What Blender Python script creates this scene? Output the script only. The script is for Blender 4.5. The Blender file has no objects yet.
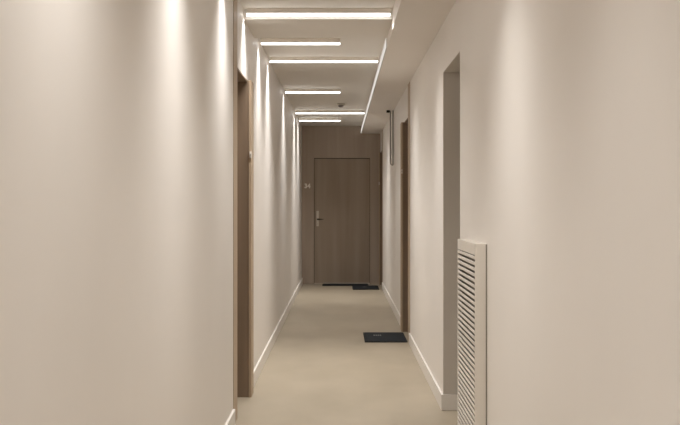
import bpy, bmesh, math, random
from mathutils import Vector, Matrix

S = bpy.context.scene
C = S.collection
random.seed(4)

# ------------------------------------------------------------------ camera
CAM_Z = 1.345
F = 950.0                       # focal length in pixels of the 680 px wide frame
K = F / 750.0
cam_d = bpy.data.cameras.new('camera')
cam = bpy.data.objects.new('camera', cam_d)
C.objects.link(cam)
cam_d.sensor_width = 36.0
cam_d.lens = F / 680.0 * 36.0
cam_d.shift_x = -0.5 / 680.0
cam_d.shift_y = -8.5 / 680.0
cam_d.clip_start = 0.05
cam.location = (0, 0, CAM_Z)
cam.rotation_euler = (math.pi / 2, 0, 0)
S.camera = cam

# ------------------------------------------------------------------ world, exposure
w = bpy.data.worlds.new('world')
S.world = w
w.use_nodes = True
w.node_tree.nodes['Background'].inputs[0].default_value = (0.02, 0.018, 0.016, 1)
w.node_tree.nodes['Background'].inputs[1].default_value = 0.3
LAMP = 5.0                      # radiance of the lit diffuser sides
WATT = 14.0                      # downlight per metre of lamp
SPREAD = 108.0
LAMP_COL = (1.0, 0.98, 0.955)
S.view_settings.view_transform = 'Standard'
S.view_settings.look = 'None'
S.view_settings.exposure = 0.0
S.view_settings.gamma = 1.0
S.view_settings.use_curve_mapping = False
S.cycles.use_denoising = True
S.cycles.max_bounces = 14
S.cycles.diffuse_bounces = 10


# ------------------------------------------------------------------ helpers
def mat(name, col, rough=0.6, spec=0.4, metal=0.0):
    m = bpy.data.materials.new(name)
    m.use_nodes = True
    b = m.node_tree.nodes['Principled BSDF']
    b.inputs['Base Color'].default_value = (*col, 1)
    b.inputs['Roughness'].default_value = rough
    b.inputs['Specular IOR Level'].default_value = spec
    b.inputs['Metallic'].default_value = metal
    return m


def noise_mat(name, c1, c2, scale=(1, 1, 1), nscale=6.0, detail=6.0, rough=0.6, spec=0.4,
              bump=0.0, bscale=300.0, metal=0.0, distort=0.0, lo=0.3, hi=0.7):
    m = mat(name, c1, rough, spec, metal)
    nt = m.node_tree
    b = nt.nodes['Principled BSDF']
    tc = nt.nodes.new('ShaderNodeTexCoord')
    mp = nt.nodes.new('ShaderNodeMapping')
    mp.inputs['Scale'].default_value = scale
    n = nt.nodes.new('ShaderNodeTexNoise')
    n.inputs['Scale'].default_value = nscale
    n.inputs['Detail'].default_value = detail
    n.inputs['Distortion'].default_value = distort
    r = nt.nodes.new('ShaderNodeValToRGB')
    r.color_ramp.elements[0].position = lo
    r.color_ramp.elements[1].position = hi
    r.color_ramp.elements[0].color = (*c1, 1)
    r.color_ramp.elements[1].color = (*c2, 1)
    nt.links.new(tc.outputs['Object'], mp.inputs['Vector'])
    nt.links.new(mp.outputs['Vector'], n.inputs['Vector'])
    nt.links.new(n.outputs['Fac'], r.inputs['Fac'])
    nt.links.new(r.outputs['Color'], b.inputs['Base Color'])
    if bump > 0:
        n2 = nt.nodes.new('ShaderNodeTexNoise')
        n2.inputs['Scale'].default_value = bscale
        bp = nt.nodes.new('ShaderNodeBump')
        bp.inputs['Strength'].default_value = bump
        bp.inputs['Distance'].default_value = 0.002
        nt.links.new(tc.outputs['Object'], n2.inputs['Vector'])
        nt.links.new(n2.outputs['Fac'], bp.inputs['Height'])
        nt.links.new(bp.outputs['Normal'], b.inputs['Normal'])
    return m


class MB:
    """collects shapes, then links them as ONE mesh object"""
    def __init__(self):
        self.bm = bmesh.new()

    def box(self, x0, x1, y0, y1, z0, z1, bev=0.0):
        t = bmesh.new()
        bmesh.ops.create_cube(t, size=1.0)
        for v in t.verts:
            v.co = Vector((x0 + (v.co.x + .5) * (x1 - x0), y0 + (v.co.y + .5) * (y1 - y0),
                           z0 + (v.co.z + .5) * (z1 - z0)))
        if bev:
            bmesh.ops.bevel(t, geom=t.edges[:], offset=bev, segments=2, affect='EDGES', profile=0.6)
        self._add(t)
        return self

    def lathe(self, prof, cx, cy, cz, n=28):
        t = bmesh.new()
        rings = []
        for r, z in prof:
            if r < 1e-6:
                rings.append([t.verts.new((cx, cy, cz + z))])
            else:
                rings.append([t.verts.new((cx + r * math.cos(2 * math.pi * i / n),
                                           cy + r * math.sin(2 * math.pi * i / n), cz + z)) for i in range(n)])
        for a, b in zip(rings, rings[1:]):
            for i in range(n):
                j = (i + 1) % n
                vs = [a[i % len(a)], a[j % len(a)], b[j % len(b)], b[i % len(b)]]
                u = []
                for v in vs:
                    if v not in u:
                        u.append(v)
                if len(u) > 2:
                    t.faces.new(u)
        bmesh.ops.recalc_face_normals(t, faces=t.faces[:])
        for f in t.faces:
            f.smooth = True
        self._add(t)
        return self

    def tube(self, pts, r, n=12):
        t = bmesh.new()
        pts = [Vector(p) for p in pts]
        rings = []
        ref = Vector((0, 1, 0))
        for i, p in enumerate(pts):
            d = (pts[min(i + 1, len(pts) - 1)] - pts[max(i - 1, 0)]).normalized()
            if abs(d.dot(ref)) > .95:
                ref = Vector((1, 0, 0))
            a = d.cross(ref).normalized()
            b = d.cross(a).normalized()
            rings.append([t.verts.new(p + r * (math.cos(2 * math.pi * k / n) * a + math.sin(2 * math.pi * k / n) * b))
                          for k in range(n)])
        for A, B in zip(rings, rings[1:]):
            for k in range(n):
                t.faces.new([A[k], A[(k + 1) % n], B[(k + 1) % n], B[k]])
        t.faces.new(rings[0])
        t.faces.new(rings[-1])
        bmesh.ops.recalc_face_normals(t, faces=t.faces[:])
        for f in t.faces:
            f.smooth = len(f.verts) == 4
        self._add(t)
        return self

    def prism_y(self, poly, y0, y1):
        """polygon in x,z swept along y"""
        t = bmesh.new()
        a = [t.verts.new((x, y0, z)) for x, z in poly]
        b = [t.verts.new((x, y1, z)) for x, z in poly]
        t.faces.new(a)
        t.faces.new(b)
        for i in range(len(poly)):
            j = (i + 1) % len(poly)
            t.faces.new([a[i], a[j], b[j], b[i]])
        bmesh.ops.recalc_face_normals(t, faces=t.faces[:])
        self._add(t)
        return self

    def _add(self, t):
        me = bpy.data.meshes.new('t')
        t.to_mesh(me)
        t.free()
        self.bm.from_mesh(me)
        bpy.data.meshes.remove(me)

    def build(self, name, m, parent=None):
        me = bpy.data.meshes.new(name)
        self.bm.to_mesh(me)
        self.bm.free()
        me.materials.append(m)
        o = bpy.data.objects.new(name, me)
        C.objects.link(o)
        if parent:
            o.parent = parent
            base = parent
            off = Vector((0, 0, 0))
            while base:
                off += base.location
                base = base.parent
            for v in me.vertices:          # shapes are given in room coordinates
                v.co -= off
        return o


def tag(o, label, cat, group=None, kind=None):
    o['label'] = label
    o['category'] = cat
    if group:
        o['group'] = group
    if kind:
        o['kind'] = kind
    return o


def thing(name, loc, label, cat, group=None, kind=None):
    o = bpy.data.objects.new(name, None)
    o.empty_display_size = 0.1
    C.objects.link(o)
    o.location = loc
    return tag(o, label, cat, group, kind)


def copy_tree(o, parent=None):
    c = o.copy()
    C.objects.link(c)
    if parent:
        c.parent = parent
    for ch in list(o.children):
        copy_tree(ch, c)
    return c


# ------------------------------------------------------------------ materials
M_wall = noise_mat('cream_wall_paint', (0.752, 0.716, 0.676), (0.782, 0.746, 0.706), nscale=1.3, rough=0.5, spec=0.35,
                   bump=0.05, bscale=260)
M_ceil = noise_mat('ceiling_paint', (0.70, 0.668, 0.618), (0.73, 0.698, 0.648), nscale=1.0, rough=0.65, spec=0.3)
M_soff = noise_mat('soffit_paint', (0.76, 0.722, 0.678), (0.79, 0.752, 0.708), nscale=1.0, rough=0.6, spec=0.3)
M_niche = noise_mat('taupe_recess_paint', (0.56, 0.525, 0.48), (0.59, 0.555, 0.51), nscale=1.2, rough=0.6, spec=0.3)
M_base = mat('skirting_paint', (0.76, 0.728, 0.685), 0.4, 0.4)
M_wood = noise_mat('brown_oak_veneer', (0.205, 0.145, 0.098), (0.275, 0.202, 0.142), scale=(5, 5, 0.3), nscale=1.6,
                   detail=8, rough=0.5, spec=0.3, distort=0.3)
M_wood_d = noise_mat('door_oak_veneer', (0.150, 0.105, 0.068), (0.205, 0.148, 0.100), scale=(4.5, 4.5, 0.3), nscale=1.5,
                     detail=8, rough=0.5, spec=0.3, distort=0.3)
M_clad = noise_mat('taupe_oak_cladding', (0.36, 0.292, 0.235), (0.44, 0.366, 0.30), scale=(5, 5, 0.25), nscale=1.6,
                   detail=8, rough=0.5, spec=0.3, distort=0.3)
M_leaf = noise_mat('taupe_oak_door', (0.285, 0.225, 0.172), (0.37, 0.30, 0.235), scale=(4.5, 4.5, 0.22), nscale=1.5,
                   detail=8, rough=0.5, spec=0.3, distort=0.3)
M_trim = noise_mat('light_oak_edge', (0.40, 0.30, 0.21), (0.48, 0.375, 0.27), scale=(20, 20, 0.8), nscale=2.0,
                   detail=6, rough=0.5, spec=0.3)
M_steel = mat('brushed_steel', (0.62, 0.57, 0.50), 0.35, 0.5, 0.9)
M_pale = mat('pale_enamel', (0.78, 0.73, 0.66), 0.4)
M_digit = mat("white_digits", (0.92, 0.89, 0.84), 0.35, 0.5)
M_pipe = mat('grey_conduit', (0.27, 0.255, 0.24), 0.45, 0.4, 0.2)
M_vent = mat('painted_grille', (0.72, 0.68, 0.62), 0.45, 0.35)
M_gap_shade = mat('gap_shade', (0.24, 0.215, 0.185), 0.8, 0.2)  # dark tone for the shade in the vent's wall joint and louvre gaps
M_dark = mat('dark_void', (0.03, 0.026, 0.022), 0.9, 0.1)
M_alu = mat('aluminium_profile', (0.50, 0.46, 0.40), 0.4, 0.4, 0.3)
M_mat = noise_mat('charcoal_mat', (0.018, 0.021, 0.024), (0.030, 0.034, 0.038), nscale=120, rough=0.85, spec=0.15,
                  bump=0.5, bscale=700)
M_mat_e = mat('mat_rubber_edge', (0.010, 0.010, 0.010), 0.7, 0.2)
M_print = mat('mat_print', (0.22, 0.22, 0.21), 0.8, 0.2)

# floor: beige sheet floor, soft mottling and barely visible joints
M_floor = noise_mat('beige_floor', (0.330, 0.279, 0.207), (0.405, 0.348, 0.266), scale=(1, 0.6, 1), nscale=2.2, detail=9,
                    rough=0.42, spec=0.35, lo=0.25, hi=0.75)

M_lit = bpy.data.materials.new('lit_diffuser')
M_lit.use_nodes = True
nt = M_lit.node_tree
nt.nodes.clear()
e = nt.nodes.new('ShaderNodeEmission')
e.inputs[0].default_value = (*LAMP_COL, 1)
e.inputs[1].default_value = LAMP
oo = nt.nodes.new('ShaderNodeOutputMaterial')
nt.links.new(e.outputs[0], oo.inputs[0])

# ------------------------------------------------------------------ setting
XL, XR = -0.65, 0.67            # wall faces
T = 0.16                        # wall thickness
ZC = 2.655                      # ceiling
ZS = 2.525                      # underside of the lowered strip on the right
XS = 0.352                      # its left edge
ZO = 2.205                      # head of the openings
Y0, Y1 = -2.6, 12.6 * K         # corridor ends
LD = (4.70 * K, 5.227 * K)      # left doorway
RN = (4.205 * K, 4.894 * K)     # right niche
RD = (7.42 * K, 7.90 * K)       # right doorway
RE = (12.02 * K, 12.50 * K)     # right doorway by the end wall
ND = 0.85                       # niche depth

f = MB().box(XL - T, XR + ND + T, Y0 - .1, Y1 + .2, -0.1, 0.0).build('floor', M_floor)
tag(f, 'beige mottled sheet floor running down the corridor', 'floor', kind='structure')
c = MB().box(XL - T, XR + T, Y0 - .1, Y1 + .2, ZC, ZC + .1).build('ceiling', M_ceil)
tag(c, 'cream ceiling above the row of linear lights', 'ceiling', kind='structure')

b = MB()
b.box(XL - T, XL, Y0, LD[0], 0, ZC).box(XL - T, XL, LD[0], LD[1], ZO, ZC).box(XL - T, XL, LD[1], Y1, 0, ZC)
tag(b.build('wall_left', M_wall), 'cream painted left corridor wall with streaks of light', 'wall', kind='structure')

b = MB()
seg = [Y0, RN[0], RN[1], RD[0], RD[1], RE[0], RE[1], Y1]
for i in range(0, len(seg), 2):
    b.box(XR, XR + T, seg[i], seg[i + 1], 0, ZC)
for a_, b_ in (RN, RD, RE):
    b.box(XR, XR + T, a_, b_, ZO, ZC)
# the niche: two cheeks, back and head
b.box(XR + T, XR + ND, RN[0] - .12, RN[0], 0, ZC)
b.box(XR + T, XR + ND, RN[1], RN[1] + .12, 0, ZC)
b.box(XR + ND, XR + ND + .1, RN[0] - .12, RN[1] + .12, 0, ZC)
b.box(XR + T, XR + ND, RN[0], RN[1], ZO, ZC)
tag(b.build('wall_right', M_wall), 'cream painted right corridor wall with an open recess', 'wall', kind='structure')

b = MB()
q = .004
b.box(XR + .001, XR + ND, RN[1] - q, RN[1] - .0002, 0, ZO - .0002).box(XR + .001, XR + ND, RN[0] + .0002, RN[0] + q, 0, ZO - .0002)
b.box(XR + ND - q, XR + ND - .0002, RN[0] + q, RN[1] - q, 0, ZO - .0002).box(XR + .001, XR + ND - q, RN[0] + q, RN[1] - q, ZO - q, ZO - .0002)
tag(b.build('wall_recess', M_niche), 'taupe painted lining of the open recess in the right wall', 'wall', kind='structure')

# end wall: wood cladding with a door opening
DX0, DX1, DZ = -0.445, 0.496, 2.118
b = MB()
b.box(XL, DX0, Y1, Y1 + .12, 0, ZC).box(DX1, XR, Y1, Y1 + .12, 0, ZC).box(DX0, DX1, Y1, Y1 + .12, DZ, ZC)
tag(b.build('wall_end', M_clad), 'brown wood veneer cladding at the far end of the corridor', 'wall', kind='structure')
b = MB().box(XL - T, XR + T, Y0 - .1, Y0, 0, ZC)
tag(b.build('wall_back', M_wall), 'cream wall behind the viewer', 'wall', kind='structure')

b = MB().box(XS, XR, Y0, Y1, ZS, ZC)
tag(b.build('trim_1', M_soff), 'lowered ceiling strip running along the right wall', 'soffit', kind='structure')
b = MB().box(XL, XS, 5.07 * K, 5.65 * K, 2.595, ZC)
tag(b.build('trim_2', M_ceil), 'shallow ceiling beam crossing behind the nearest long light', 'beam', kind='structure')

HB, TB = 0.105, 0.014


def skirt(b, side, y0, y1):
    if side < 0:
        b.box(XL, XL + TB, y0, y1, 0, HB, .003)
    else:
        b.box(XR - TB, XR, y0, y1, 0, HB, .003)


b = MB()
skirt(b, -1, Y0, 4.54 * K)
skirt(b, -1, 5.36 * K, Y1)
tag(b.build('baseboard_left', M_base), 'cream skirting board along the left wall', 'baseboard', kind='structure')
b = MB()
skirt(b, 1, Y0, RN[0])
skirt(b, 1, RN[1], 7.22 * K)
skirt(b, 1, 8.04 * K, 11.90 * K)
b.box(XR - TB, XR + ND, RN[1] - TB, RN[1], 0, HB, .003)
b.box(XR - TB, XR + ND, RN[0], RN[0] + TB, 0, HB, .003)
b.box(XR + ND - TB, XR + ND, RN[0], RN[1], 0, HB, .003)
tag(b.build('baseboard_right', M_base), 'cream skirting board along the right wall and round the recess', 'baseboard',
    kind='structure')


# ------------------------------------------------------------------ doors
def lever(parent, x, y, z, nx, ny, along):
    """escutcheon plate with lever; (nx, ny) is the way the door faces, along the lever's direction"""
    hw, hh, t = 0.021, 0.128, 0.010
    b = MB()
    if ny:
        b.box(x - hw, x + hw, y, y + ny * t, z - hh, z + hh, .003)
    else:
        b.box(x, x + nx * t, y - hw, y + hw, z - hh, z + hh, .003)
    h = b.build('handle', M_steel, parent)
    n = Vector((nx, ny, 0))
    a = Vector(along)
    p = Vector((x, y, z - .012))
    pts = [p, p + n * .035, p + n * .047 + a * .004, p + n * .052 + a * .018, p + n * .052 + a * .115]
    MB().tube(pts, .0125).build("lever", M_dark, h)
    q = p + n * .01 - Vector((0, 0, .08))
    MB().tube([q, q + n * .006], .011).build('lock_cylinder', M_alu, h)
    return h


d = thing('door_1', (0.025, Y1, 0), 'brown wood flat door facing down the corridor at its far end', 'door', kind='structure')
MB().box(DX0 + .006, DX1 - .006, Y1 + .035, Y1 + .08, .016, DZ - .010, .002).build('leaf', M_leaf, d)
b = MB()
b.box(DX0, DX0 + .004, Y1 + .03, Y1 + .119, .0, DZ).box(DX1 - .004, DX1, Y1 + .03, Y1 + .119, .0, DZ)
b.box(DX0, DX1, Y1 + .03, Y1 + .119, DZ - .005, DZ)
b.box(DX0, DX1, Y1 + .085, Y1 + .119, 0, DZ)
b.build('rebate', M_dark, d)
MB().box(DX0 + .004, DX1 - .004, Y1 + .002, Y1 + .085, 0, .014, .003).build('threshold', M_steel, d)
lever(d, -0.385, Y1 + .035, 1.10, 0, -1, (1, 0, 0))

PR = 0.028                      # how far casings stand out from the walls


def side_door(name, side, near, op, far, ztop, label, full=True):
    """door in a side wall: casing strip of full height on the near side, jambs, leaf"""
    xw = XL if side < 0 else XR
    s = side

    def bx(b, o0, o1, y0, y1, z0, z1, bev=0.002):      # o: distance outwards, beyond the wall face
        a, c_ = sorted((xw + s * o0, xw + s * o1))
        return b.box(a, c_, y0, y1, z0, z1, bev)
    d = thing(name, (xw, (op[0] + op[1]) / 2, 0), label, 'door', kind='structure')
    top = ztop
    bx(MB(), -.004, -.0003, near, op[0], 0, top).build('casing', M_trim, d)
    b = MB()
    bx(b, -PR, T, op[1] - .012, op[1], 0, ZO)
    bx(b, -PR, -.0005, op[1], far, 0, ZO)
    b.build('jamb', M_wood, d)
    bx(MB(), -PR - .002, -PR + .016, op[1] - .0155, far, 0, ZO).build('jamb', M_trim, d)
    bx(MB(), -.002, T, op[0], op[0] + .012, 0, ZO).build('jamb', M_wood, d)
    bx(MB(), -.002, T, op[0] + .012, op[1] - .012, ZO - .012, ZO).build('jamb', M_wood, d)
    leaf = bx(MB(), .10, .145, op[0] + .016, op[1] - .016, .008, ZO - .016).build('leaf', M_wood_d, d)
    bx(MB(), .1455, .158, op[0] + .012, op[1] - .012, .0, ZO - .012, 0).build('rebate', M_dark, d)
    lever(d, xw + s * .10, op[0] + .09, 1.06, -s, 0, (0, 1, 0))
    # small pale bell push on the face of the far jamb
    b = MB()
    bx(b, -PR - .006, -PR + .012, op[1] - .024, op[1] - .0155, 1.664, 1.71, .003)
    bb = b.build('bell_push', M_pale, d)
    b = MB()
    bx(b, -PR - .002, -PR + .008, op[1] - .028, op[1] - .024, 1.68, 1.694, .001)
    b.build('button', M_alu, bb)
    return d


side_door('door_2', -1, 4.54 * K, LD, 5.35 * K, ZC, 'brown wood framed doorway in the left wall nearest the viewer')
side_door('door_3', 1, 7.22 * K, RD, 8.03 * K, ZS, 'brown wood framed doorway halfway along the right wall')
side_door('door_4', 1, 11.90 * K, RE, 12.6 * K - .002, ZS, 'wood framed doorway on the right next to the end wall')

# ------------------------------------------------------------------ linear lights
def make_light(x0, x1, y, z, label, group):
    t = thing('linear_light', ((x0 + x1) / 2, y, z), label, 'light', group)
    MB().box(x0, x1, y - .020, y + .020, z - .034, z, .001).build('housing', M_pale, t)
    b = MB()
    for s in (-1, 1):
        ya, yb = sorted((y + s * .012, y + s * .019))
        b.box(x0, x1 - .004, ya, yb, z - .047, z - .0341, .002)
    b.build('diffuser', M_lit, t)
    ld = bpy.data.lights.new('downlight', 'AREA')
    ld.shape = 'RECTANGLE'
    ld.size = x1 - x0 - .006
    ld.size_y = .022
    ld.spread = math.radians(SPREAD)
    ld.color = LAMP_COL
    ld.energy = WATT * (x1 - x0)
    lo = bpy.data.objects.new('downlight', ld)
    C.objects.link(lo)
    lo.parent = t
    lo.location = (-.001, 0, -.036)
    for xe in (x0 - .004, x1 - .004):
        MB().box(xe, xe + .004, y - .020, y + .020, z - .048, z - .0341, .001).build('end_cap', M_pale, t)
    return t


G1, G2 = 'long linear ceiling lights', 'short linear ceiling lights'
XA = -0.628
long_ = [(5.03, 'long white linear light crossing the ceiling nearest the viewer, in front of the beam'),
         (6.69, 'second long linear light, reaching from the left wall to the lowered strip'),
         (10.5, 'farthest long linear light, just beyond the smoke detector')]
short_ = [(5.94, 'short linear light just behind the ceiling beam'),
          (8.54, 'short linear light in the middle, before the smoke detector'),
          (11.45, 'short linear light nearest the wood end wall')]
for i, (dd, lb) in enumerate(long_):
    make_light(XA, XS - .016, dd * K, ZC, lb, G1)
for i, (dd, lb) in enumerate(short_):
    make_light(XA, 0.0, dd * K, ZC, lb, G2)
# the same lamps carry on overhead towards and behind the viewer
for dd, x1, lb in ((4.12, 0.0, 'short linear light overhead, above the picture, next before the nearest long one'),
                   (2.9, XS - .016, 'long linear light overhead, above the picture, second before the nearest one in view'),
                   (1.7, 0.0, 'short linear light overhead a little ahead of the viewer, above the picture'),
                   (0.5, XS - .016, 'long linear light straight above the viewer, out of the picture'),
                   (-0.8, 0.0, 'short linear light behind the viewer, out of the picture')):
    make_light(XA, x1, dd * K, ZC, lb, 'linear lights overhead out of the picture')

# emissive face along the edge of the lowered strip
M_edge = M_lit.copy()
M_edge.name = 'edge_glow'
M_edge.node_tree.nodes['Emission'].inputs[0].default_value = (1.0, 0.94, 0.87, 1)
M_edge.node_tree.nodes['Emission'].inputs[1].default_value = 0.78
t = thing('edge_glow', (XS, 9.1 * K, 2.556), 'thin glowing line running along the edge of the lowered ceiling strip', 'light')
MB().box(XS - .006, XS - .0005, 5.66 * K, Y1 - .02, 2.526, 2.592).build('profile', M_alu, t)
MB().box(XS - .010, XS - .0061, 5.66 * K, Y1 - .02, 2.529, 2.589, .001).build('diffuser', M_edge, t)

# ------------------------------------------------------------------ smoke detector
t = thing('smoke_detector', (0.005, 9.78 * K, ZC), 'small round smoke detector on the ceiling before the farthest lights',
          'smoke detector')
MB().lathe([(0, 0), (.056, 0), (.058, -.006), (.054, -.016), (.034, -.022), (0, -.022)], .005, 9.78 * K, ZC).build('base', M_alu, t)
MB().lathe([(0, -.022), (.034, -.022), (.036, -.03), (.028, -.046), (.016, -.05), (0, -.05)], .005, 9.78 * K, ZC).build('sensor_head', M_pipe, t)

# ------------------------------------------------------------------ looped conduit on the right
yc = 9.45 * K
t = thing('pipe_loop', (0.64, yc, ZS), 'thin grey pipe looping down from the lowered ceiling beside the right wall', 'pipe')
xa, xb = 0.628, 0.659
pts = [(xa, yc, ZS - .004), (xa, yc, 1.90)]
for i in range(0, 9):
    a = math.pi * i / 8
    pts.append(((xa + xb) / 2 - (xb - xa) / 2 * math.cos(a), yc - .0 - i * .004, 1.87 - .016 * math.sin(a) - i * .004))
pts += [(xb, yc - .036, 1.90), (xb, yc - .036, ZS - .004)]
MB().tube(pts, .0075).build('pipe', M_pipe, t)
MB().box(.58, .62, yc - .03, yc + .03, ZS - .028, ZS, .004).build('junction_box', M_dark, t)

# ------------------------------------------------------------------ grille box on the right wall
vy0, vy1 = 3.43 * K, 3.94 * K
vx = 0.615
vz0, vz1 = 0.11, 1.162
t = thing('vent_cover', (XR, (vy0 + vy1) / 2, vz0), 'cream louvred vent box standing out from the right wall before the recess', 'vent')
b = MB()
fr = 0.022
b.box(vx + .008, XR - .0056, vy0, vy0 + .006, vz0, vz1)           # cheeks
b.box(vx + .008, XR, vy1 - .006, vy1, vz0, vz1)
b.box(vx + .008, XR, vy0 + .006, vy1 - .006, vz1 - .006, vz1)                  # top
b.box(vx + .008, XR, vy0 + .006, vy1 - .006, vz0, vz0 + .006)
b.box(vx, vx + .008, vy0, vy0 + fr * .4, vz0 + .03, vz1 - .052)        # front frame
b.box(vx, vx + .008, vy1 - fr, vy1, vz0 + .03, vz1 - .052)
b.box(vx, vx + .008, vy0, vy1, vz1 - .052, vz1, .001)
b.box(vx, vx + .008, vy0, vy1, vz0, vz0 + .03, .001)
b.build('housing', M_vent, t)
b = MB()
z = vz0 + .036
pitch = 0.0263
while z < vz1 - .062:
    b.prism_y([(vx - .003, z), (vx - .003, z + .012), (vx - .001, z + .014), (vx + .022, z - .008), (vx + .022, z - .014)],
              vy0 + .005, vy1 - fr)
    z += pitch
b.build('louvre', M_vent, t)
MB().box(vx + .0225, vx + .026, vy0 + .008, vy1 - .008, vz0 + .01, vz1 - .01).build('backing', M_gap_shade, t)

MB().box(XR - .0055, XR - .0004, vy0 - .0015, vy0 + .004, vz0, vz1 - .002).build('gap_shade', M_gap_shade, t)  # dark strip standing for the shadow gap where vent meets wall

# ------------------------------------------------------------------ door mats
def door_mat(x0, x1, y0, y1, label, prints):
    t = thing('door_mat', ((x0 + x1) / 2, (y0 + y1) / 2, 0), label, 'door mat', 'door mats')
    MB().box(x0, x1, y0, y1, .0005, .010, .003).build('edging', M_mat_e, t)
    MB().box(x0 + .018, x1 - .018, y0 + .018, y1 - .018, .0085, .0135, .002).build('pile', M_mat, t)
    if prints:
        b = MB()
        for (px, py, pw, ph) in prints:
            b.box(px, px + pw, py, py + ph, .0136, .0140)
        b.build('printed_mark', M_print, t)
    return t


ky = K
m1 = [(.335 + i * .021, 7.58 * K, .014, .07) for i in range(4)]
door_mat(.235, .652, 7.28 * K, 7.80 * K, 'charcoal door mat lying before the doorway halfway along the right wall', m1)
m2 = [(.36 + i * .02, 12.02 * K, .012, .07) for i in range(3)]
door_mat(.19, .610, 11.75 * K, 12.28 * K, 'black door mat by the right wall, just in front of the end door mat', m2)
door_mat(-.30, .46, 12.31 * K, 12.56 * K, 'black door mat lying against the end door sill', None)

# ------------------------------------------------------------------ flat number on the cladding
t = thing('door_number', (-.555, Y1, 1.645), 'small pale number 34 on the wood cladding beside the end door', 'number')
for ch, dx in (('3', -.583), ('4', -.531)):
    cu = bpy.data.curves.new('digit', 'FONT')
    cu.body = ch
    cu.size = 0.102
    cu.extrude = 0.003
    cu.offset = 0.0045
    cu.align_x = 'CENTER'
    cu.align_y = 'CENTER'
    tmp = bpy.data.objects.new('digit', cu)
    C.objects.link(tmp)
    bpy.context.view_layer.update()
    me = bpy.data.meshes.new_from_object(tmp.evaluated_get(bpy.context.evaluated_depsgraph_get()))
    bpy.data.objects.remove(tmp)
    me.materials.clear()
    me.materials.append(M_digit)
    me.transform(Matrix.Rotation(math.pi / 2, 4, 'X'))
    o = bpy.data.objects.new('digit', me)
    C.objects.link(o)
    o.parent = t
    o.location = (dx + .555, -.0032, 0)
